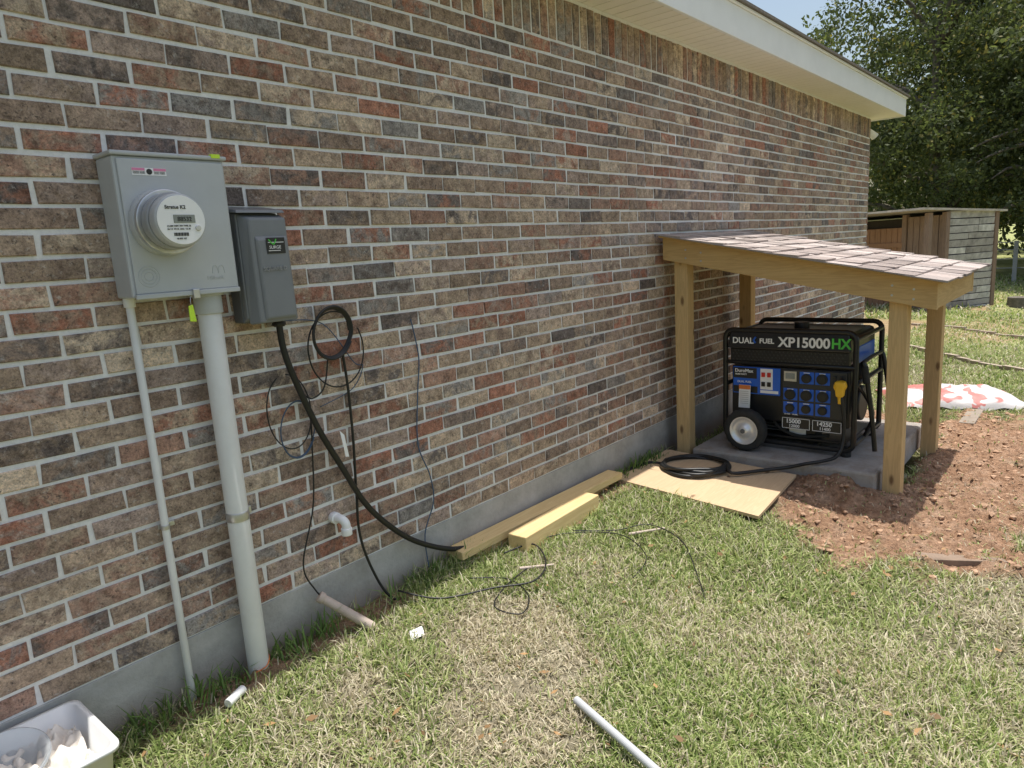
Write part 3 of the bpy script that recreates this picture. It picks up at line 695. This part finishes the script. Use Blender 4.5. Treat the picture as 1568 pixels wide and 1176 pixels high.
for lay in (0,1):
    for i in range(n):
        for j in range(n):
            a=-1+2*i/(n-1);c_=-1+2*j/(n-1)
            th=(max(0,1-abs(a)**3)*max(0,1-abs(c_)**3))**.6
            p=cen+ux*a*.50+uy*c_*.30*(1+.05*math.sin(a*5))
            base=float(gh(p.x,p.y))
            if lay==0: z=base+.012+th*(.11+.05*(float(fbm(a*3+4,c_*3,9))-.5)*2)+.010*math.sin(a*14+c_*6)*(1-th*.5)
            else: z=base-.005
            v.append((p.x,p.y,z))
for lay in (0,1):
    for i in range(n-1):
        for j in range(n-1):
            k=lay*n*n; f.append((k+i*n+j,k+(i+1)*n+j,k+(i+1)*n+j+1,k+i*n+j+1))
t=NT('sack_print',.5);vv=t.coord()
nz=t.noise(vv,4,2,.5,1.5);cc=t.ramp(nz,[(.54,(.62,.60,.59)),(.57,(.55,.12,.10))]);nf=t.noise(vv,25,4);cc=t.mix(t.math('MULTIPLY',nf,.4),cc,(.58,.50,.46));t.col(cc);t.bump(nf,.4,.01)
mesh('sack_body',v,f,t.m,SK,0,True)
for gi,(a,b2) in enumerate((((9.6,-.3),(8.3,-1.9)),((12.9,.2),(11.3,-2.6)),((8.3,-1.9),(7.6,-3.4)))):
    n_=14;b=MB()
    for k in range(n_):
        t0=k/n_;t1=(k+1)/n_
        p=Vector((a[0]+(b2[0]-a[0])*t0,a[1]+(b2[1]-a[1])*t0));q=Vector((a[0]+(b2[0]-a[0])*t1,a[1]+(b2[1]-a[1])*t1))
        nn=Vector((-(q-p).y,(q-p).x)).normalized()*.025
        z0=zc(p.x,p.y)-.02;z1=z0+.055+random.uniform(-.01,.01)
        b.add([(p.x-nn.x,p.y-nn.y,z0),(q.x-nn.x,q.y-nn.y,z0),(q.x+nn.x,q.y+nn.y,z0),(p.x+nn.x,p.y+nn.y,z0),(p.x-nn.x,p.y-nn.y,z1),(q.x-nn.x,q.y-nn.y,z1),(q.x+nn.x,q.y+nn.y,z1),(p.x+nn.x,p.y+nn.y,z1)],BF)
    b.done('garden_edging',simple('edging_wood',(.38,.31,.24),.9,var=.3,scale=8))
box('board_scrap',6.0,6.5,-1.52,-1.42,-.11,-.075,simple('grey_board',(.30,.25,.20),.9),None,.004)

# ------------------------------------------------------------------ shed
SD=empty('wooden_shed',(16.5,1.2,-.3))
o0=Vector((16.0,.28,-.38));dr=Vector((.87,-.49,0)).normalized();dl=Vector((.49,.87,0)).normalized()
Wd=1.35;Ld=3.4
R=Matrix(((dr.x,dl.x,0,o0.x),(dr.y,dl.y,0,o0.y),(0,0,1,o0.z),(0,0,0,1)))
PLK=[simple('plank_grey_%d'%k,c,.9,var=.35,scale=7,bump=.4) for k,c in enumerate([(.58,.575,.56),(.42,.41,.40),(.68,.67,.66),(.34,.325,.31)])]+[SHW]
b=MB();k=0;z=0
while z<1.9:
    w_=.135+random.uniform(-.015,.015)
    segs=[0,random.uniform(.4,.95),Wd] if random.random()<.6 else [0,Wd]
    for s0,s1 in zip(segs[:-1],segs[1:]):
        tl=random.uniform(-.008,.008)
        b.add([R@Vector(p) for p in [(s0+.01,-.02,z+tl),(s1-.006,-.02,z-tl),(s1-.006,.01,z-tl),(s0+.01,.01,z+tl),(s0+.01,-.03,z+w_-.016+tl),(s1-.006,-.03,z+w_-.016-tl),(s1-.006,.01,z+w_-.016-tl),(s0+.01,.01,z+w_-.016+tl)]],BF,random.randrange(5))
    z+=w_;k+=1
b.done('side_planks',PLK,SD,.003)
b=MB();u=0
while u<Ld:
    if not(.9<u<1.9): b.box(-.02+random.uniform(-.006,.004),.01,u,u+.128,.0,1.95,M=R)
    u+=.14
b.done('front_planks',SHZ,SD,.003)
b=MB()
for q in range(7): b.box(-.03,-.005,.92+q*.14,.92+q*.14+.13,.05,1.75,M=R)
b.box(-.055,-.03,.92,1.89,.35,.45,M=R);b.box(-.055,-.03,.92,1.89,1.35,1.45,M=R)
b.done('door',SHD,SD,.003)
b=MB()
for (u0,v0) in ((-.05,-.05),(Wd-.05,-.05),(-.45,.0),(-.45,1.6),(-.45,3.2),(-.05,.84),(-.05,1.93)): b.box(u0,u0+.1,v0,v0+.1,-.1,2.0,M=R)
b.done('corner_posts',SHZ,SD,.004)
box('inner_core',.03,Wd-.03,.03,Ld,.0,1.93,simple('shed_dark',(.03,.025,.02),.9),SD,0,R)
mesh('tin_roof',[R@Vector(p) for p in [(-.7,-.10,2.06),(Wd+.2,-.10,1.95),(Wd+.2,Ld+.2,1.95),(-.7,Ld+.2,2.06),(-.7,-.10,2.10),(Wd+.2,-.10,1.99),(Wd+.2,Ld+.2,1.99),(-.7,Ld+.2,2.10)]],BF,simple('tin',(.55,.51,.48),.5,.3,var=.3,scale=6),SD)
mesh('tree_stump',*cylv((17.2,-.85,-.5),(17.2,-.85,-.12),.2,.18,16),BARK,None,.01)
FN=empty('wire_fence',(24,-3,0))
b=MB()
for k in range(12):
    y=3-k*1.6;x=24-.1*k; b.box(x-.05,x+.05,y-.05,y+.05,-.5,.85+random.uniform(-.05,.08))
b.done('posts',SHW,FN,.005)
b=MB()
for k in range(11):
    y=3-k*1.6;x=24-.1*k
    for z in (.1,.35,.6,.8):
        v_,f_=cylv((x,y,z),(x-.1,y-1.6,z),.012,None,5);b.add(v_,f_)
b.done('rails',SHW,FN)

# ------------------------------------------------------------------ trees
def tree_mesh(name,seed,Ht,R_,base,nclump=300,per=90,leaf=.13):
    rg=np.random.default_rng(seed);rd=random.Random(seed)
    V=[];Fc=[]
    def addt(pts,rad,n=7):
        v,f=tubev([Vector(p) for p in pts],0,n,False,rad);i=len(V);V.extend([tuple(p) for p in v]);Fc.extend([tuple(a+i for a in q) for q in f])
    tr=[(0,0,-.3),(.05,.03,base*.6),(.12,-.08,base*1.2),(.0,.1,Ht*.5),(-.15,.0,Ht*.85)]
    addt(crom(tr,4),np.interp(np.linspace(0,1,17),[0,.12,.5,1],[.42,.30,.2,.04]),9)
    for k in range(16):
        a=rd.uniform(0,2*pi);z0=rd.uniform(base*.8,Ht*.7);L=R_*rd.uniform(.5,.8)
        e=Vector((math.cos(a)*L,math.sin(a)*L,z0+rd.uniform(.2,2.2)))
        p=[(0,0,z0),(e.x*.4,e.y*.4,z0+(e.z-z0)*.6+.3),(e.x*.75,e.y*.75,e.z),(e.x,e.y,e.z-.3)]
        addt(crom(p,3),list(np.linspace(.11,.015,10)),5)
    nb=len(Fc)
    cs=[]
    while len(cs)<nclump:
        p=rg.uniform(-1,1,3);d=np.linalg.norm(p)
        if d>1 or d<.4: continue
        if float(vnoise(p[0]*3+seed*7,p[1]*3+p[2]*3.7,seed+5))<.33: continue
        lump=.78+.38*float(vnoise(p[0]*2.5+seed*3,p[1]*2.5+p[2]*2,seed))
        cs.append(np.array([p[0]*R_*lump,p[1]*R_*lump,base+(Ht-base)*.5+p[2]*(Ht-base)*.5*lump]))
    cs=np.array(cs);n=nclump*per
    cid=np.repeat(np.arange(nclump),per)
    cr=rg.uniform(.35,.8,nclump)
    g=rg.normal(0,1,(n,3));g/=np.linalg.norm(g,axis=1)[:,None];g*=(rg.uniform(0,1,n)**.45)[:,None]
    P=cs[cid]+g*cr[cid][:,None]*np.array([1.1,1.1,.7])
    P[:,2]-=rg.uniform(0,.25,n)
    a=rg.normal(0,1,(n,3));a/=np.linalg.norm(a,axis=1)[:,None]
    b_=np.cross(a,rg.normal(0,1,(n,3)));b_/=np.linalg.norm(b_,axis=1)[:,None]
    s=(leaf*rg.uniform(.6,1.3,n))[:,None]
    q=np.stack([P-a*s*.6,P+b_*s*.32,P+a*s*.6,P-b_*s*.32],1).reshape(-1,3)
    i0=len(V)
    allv=np.concatenate([np.array(V),q])
    me=bpy.data.meshes.new(name)
    nv=len(allv);me.vertices.add(nv);me.vertices.foreach_set('co',allv.ravel())
    lens=np.array([len(f) for f in Fc]+[4]*n);loops=np.concatenate([np.array([i for f in Fc for i in f]),np.arange(i0,i0+4*n)])
    me.loops.add(len(loops));me.loops.foreach_set('vertex_index',loops)
    me.polygons.add(len(lens));st=np.concatenate([[0],np.cumsum(lens)[:-1]]);me.polygons.foreach_set('loop_start',st)
    me.polygons.foreach_set('material_index',np.concatenate([np.zeros(nb,int),np.ones(n,int)]))
    me.update(calc_edges=True)
    me.materials.append(BARK);me.materials.append(LEAF)
    cb=rg.uniform(0,1,nclump)[cid];lb=rg.uniform(0,1,n)
    mixv=np.clip(cb*.6+lb*.4,0,1)[:,None]
    c=np.array([.045,.062,.026])*(1-mixv)+np.array([.15,.18,.085])*mixv
    yel=(rg.uniform(0,1,n)<.04+.12*(cb>.8))[:,None];c=np.where(yel,np.array([.26,.23,.08]),c)
    col=np.concatenate([np.tile([.1,.08,.06],(nb,1)),c]);col=np.concatenate([col,np.ones((len(col),1))],1)
    colattr(me,'c1',col,'FACE')
    return me
TA=tree_mesh('oak_tree_mesh_a',3,12,4.4,1.7,nclump=410,per=85)
TB=tree_mesh('oak_tree_mesh_b',9,10,4.0,1.1,nclump=370,per=85)
k=0
for (x,y,sc_,ro,me) in [(26.5,2.3,.98,0,TA),(24,-1.6,.93,2.1,TB),(30,-.3,1.05,1.0,TA),(31,8.0,.78,4.0,TB),(23.5,-6,.95,3.3,TA),(36,2.6,1.1,5.0,TB),(31,-5,1.2,.7,TA),(38,11.0,.88,2.5,TA),(24,-11,1.1,1.4,TB),(37,-2.5,1.35,2.2,TB)]:
    o=bpy.data.objects.new('oak_tree' if k==0 else 'oak_tree.%03d'%k,me);sc.collection.objects.link(o)
    o.location=(x,y,-.45);o.rotation_euler=(0,0,ro);o.scale=(sc_,sc_,sc_);k+=1
def quickmesh(name,co,nper,mats,col,domain='FACE'):
    me=bpy.data.meshes.new(name);nv=len(co);me.vertices.add(nv);me.vertices.foreach_set('co',np.ascontiguousarray(co,dtype=np.float32).ravel())
    me.loops.add(nv);me.loops.foreach_set('vertex_index',np.arange(nv));nf=nv//nper
    me.polygons.add(nf);me.polygons.foreach_set('loop_start',np.arange(nf)*nper);me.update(calc_edges=True)
    me.materials.append(mats);colattr(me,'c1',col,domain);o=bpy.data.objects.new(name,me);sc.collection.objects.link(o);return o
n=26000
ty=rng.uniform(-45,40,n);tx=46+rng.uniform(-3,5,n)+3*np.sin(ty*.15)
top=6.0+4.0*fbm(ty*.16,ty*0+3,41)+2*vnoise(ty*.6,ty*0,44)
tz=-.4+rng.uniform(0,1,n)**.8*top
P=np.stack([tx,ty,tz],1)
a=rng.normal(0,1,(n,3));a/=np.linalg.norm(a,axis=1)[:,None];b_=np.cross(a,rng.normal(0,1,(n,3)));b_/=np.linalg.norm(b_,axis=1)[:,None]
s_=rng.uniform(.25,.6,n)[:,None]
q=np.stack([P-a*s_*.6,P+b_*s_*.4,P+a*s_*.6,P-b_*s_*.4],1).reshape(-1,3)
mv=(.5*vnoise(ty*.8,tz*.8,50)+.5*rng.uniform(0,1,n))[:,None]
c=np.array([.04,.05,.022])*(1-mv)+np.array([.11,.12,.06])*mv
quickmesh('distant_tree_line',q,4,LEAF,np.concatenate([c,np.ones((n,1))],1))

# ------------------------------------------------------------------ ground
def axis(segs):
    out=[]
    for a,b2,s in segs: out+=list(np.arange(a,b2,s))
    out.append(segs[-1][1]);return np.array(out)
xs=axis([(-300,-20,40),(-20,-2,2),(-2,0,.2),(0,3,.04),(3,7,.016),(7,18,.25),(18,60,3),(60,400,40)])
ys=axis([(-300,-30,45),(-30,-6,2),(-6,-3.2,.2),(-3.2,-2.4,.06),(-2.4,.06,.016),(.06,12,1.5),(12,60,8),(60,300,40)])
gxx,gyy=np.meshgrid(xs,ys,indexing='ij');zz=gh(gxx,gyy)
nx,ny=len(xs),len(ys)
co_=np.stack([gxx,gyy,zz],-1).reshape(-1,3)
idx=np.arange(nx*ny).reshape(nx,ny);fa=np.stack([idx[:-1,:-1],idx[1:,:-1],idx[1:,1:],idx[:-1,1:]],-1).reshape(-1,4)
me=bpy.data.meshes.new('ground');me.vertices.add(len(co_));me.vertices.foreach_set('co',co_.ravel())
me.loops.add(fa.size);me.loops.foreach_set('vertex_index',fa.ravel());me.polygons.add(len(fa));me.polygons.foreach_set('loop_start',np.arange(len(fa))*4)
me.update(calc_edges=True);me.polygons.foreach_set('use_smooth',[True]*len(fa))
dm_=dirt(gxx,gyy)
dm_=np.maximum(dm_,ss((fbm(gxx*.35,gyy*.9,61)-.46)/.1)*ss((gxx-10)/2)*ss((19-gxx)/2)*.7)
colattr(me,'gm',np.stack([dm_,dead(gxx,gyy),ss((gxx-8)/5)*1.0,np.ones_like(zz)],-1).reshape(-1,4),'POINT')
me.materials.append(GROUND);go=bpy.data.objects.new('ground',me);sc.collection.objects.link(go)

# grass blades
def grass(x,y,L,wd,leanmax,lift=0,cmul=1):
    n=len(x);a=rng.uniform(0,2*pi,n);lean=rng.uniform(.15,leanmax,n)
    z=gh(x,y)-.003+lift
    dx=np.cos(a)*np.sin(lean);dy=np.sin(a)*np.sin(lean);dz=np.cos(lean)
    px=-np.sin(a+rng.uniform(-.6,.6,n));py=np.cos(a)
    base=np.stack([x,y,z],1);d=np.stack([dx,dy,dz],1);p=np.stack([px,py,px*0],1)
    bend=np.stack([dx,dy,-np.abs(dz)*.5],1)
    mid=base+d*(L*.5)[:,None];tip=mid+(d*.5+bend*.35)*(L*.6)[:,None]
    w2=(wd*.5)[:,None]
    b0=base-p*w2;b1=base+p*w2;m0=mid-p*w2*.8;m1=mid+p*w2*.8
    tri=np.stack([b0,b1,m1,b0,m1,m0,m0,m1,tip],1).reshape(-1,3)
    de=dead(x,y);r=rng.uniform(0,1,n);r2=rng.uniform(0,1,n)[:,None];cl=fbm(x*2.5,y*2.5,71)
    g1=np.array([.12,.19,.045]);g2=np.array([.33,.40,.13]);g3=np.array([.56,.57,.30])
    cg=g1*(1-r2)+g2*r2
    cg=np.where((rng.uniform(0,1,n)<.30+.45*cl)[:,None],g2*(1-r2)+g3*r2,cg)
    s1=np.array([.78,.71,.54]);s2=np.array([.38,.31,.22]);cs_=s1*r2+s2*(1-r2)
    isd=(r<np.clip(.20+.74*de,0,.95))[:,None]
    c=np.where(isd,cs_,cg)*cmul
    c=np.repeat(c,3,axis=0);c=np.concatenate([c,np.ones((len(c),1))],1)
    return tri,c
T=[];Cc=[]
def scatter(n,x0,x1,y0,y1,L0,L1,w0,w1,lean,keepdirt=.12):
    x=rng.uniform(x0,x1,n);y=rng.uniform(y0,y1,n)
    keep=(rng.uniform(0,1,n)>dirt(x,y)*(1-keepdirt)*1.05)
    keep&=(rng.uniform(0,1,n)>.45*ss((fbm(x*5,y*5,91)-.5)/.15)*(dead(x,y)+.4))
    keep&=~((x>4.03)&(x<5.34)&(y>-1.32)&(y<-.2))
    keep&=~((x>3.34)&(x<4.06)&(y>-.93)&(y<-.04))
    keep&=~((x>2.2)&(x<3.3)&(y>-.11))
    x=x[keep];y=y[keep];n=len(x)
    de=dead(x,y)
    L=rng.uniform(L0,L1,n)*(1-.3*de)*(.6+.8*fbm(x*4,y*4,81))*(1-.5*dirt(x,y))*(1+.8*ss((y+.16)/.1));w_=rng.uniform(w0,w1,n)
    t_,c_=grass(x,y,L,w_,lean);T.append(t_);Cc.append(c_)
scatter(95000,.2,2.6,-2.6,0,.03,.09,.0024,.0060,1.45)
scatter(95000,1.6,4.6,-3.6,0,.03,.085,.003,.0068,1.45)
scatter(65000,3.6,8.5,-5.0,0,.035,.08,.005,.009,1.4)
scatter(45000,7.5,16,-7.0,.0,.04,.08,.009,.018,1.3)
scatter(30000,14,26,-9.0,4,.05,.12,.02,.04,1.2)
scatter(9000,-1,3,-5,-2.4,.03,.06,.004,.008,1.4)
quickmesh('grass',np.concatenate(T),3,GRASS,np.concatenate(Cc))
x=[];y=[];L=[]
for k in range(110):
    cx=rng.choice([.45,.62,.78,.95,1.2,1.3,1.75,1.9,2.05,3.4,3.55,3.7,3.8])+rng.normal(0,.08);m_=rng.integers(3,9)
    hh=rng.uniform(.07,.19)
    for q in range(m_): x.append(cx+rng.normal(0,.02));y.append(-rng.uniform(.02,.11));L.append(hh*rng.uniform(.6,1.1))
x=np.array(x);y=np.array(y);L=np.array(L)
t_,c_=grass(x,y,L,np.full(len(x),.007),.8);c_[:,:3]=np.array([.14,.22,.06])*rng.uniform(.7,1.5,(len(x),1)).repeat(3,axis=0)
quickmesh('weeds',t_,3,GRASS,c_)
n=650
x=rng.uniform(.4,7,n);y=-rng.uniform(.03,3.4,n);z=gh(x,y)+rng.uniform(.008,.035,n)
a=rng.uniform(0,2*pi,n);s_=rng.uniform(.008,.022,n)
dx=np.stack([np.cos(a)*s_,np.sin(a)*s_,rng.uniform(-.4,.4,n)*s_],1);dy=np.stack([-np.sin(a)*s_*.45,np.cos(a)*s_*.45,rng.uniform(-.3,.3,n)*s_],1);P=np.stack([x,y,z],1)
ok=~((x>3.3)&(x<5.4)&(y>-1.45));P=P[ok];dx=dx[ok];dy=dy[ok];n=len(P)
q=np.stack([P-dx,P+dy,P+dx,P-dy],1).reshape(-1,3)
c=np.array([[.36,.22,.11]])*rng.uniform(.5,1.6,(n,1))
quickmesh('fallen_leaves',q,4,GRASS,np.concatenate([c,np.ones((n,1))],1))
b=MB()
bmm=bmesh.new();bmesh.ops.create_icosphere(bmm,subdivisions=1,radius=1);iv=[v.co.copy() for v in bmm.verts];bmm.verts.ensure_lookup_table();jf=[[v.index for v in f.verts] for f in bmm.faces];bmm.free()
cnt=0
while cnt<2400:
    x=rng.uniform(3.1,7);y=rng.uniform(-2.6,-.3)
    if dirt(x,y)<.3 or (4.0<x<5.35 and y>-1.33) or (3.34<x<4.06 and y>-.93): continue
    s_=.003+.018*rng.uniform(0,1)**5;z=zc(x,y)+s_*.1
    b.add([(x+v_.x*s_*rng.uniform(.6,1.5),y+v_.y*s_*rng.uniform(.6,1.5),z+v_.z*s_*rng.uniform(.4,.9)) for v_ in iv],jf);cnt+=1
b.done('dirt_clods',CLOD)
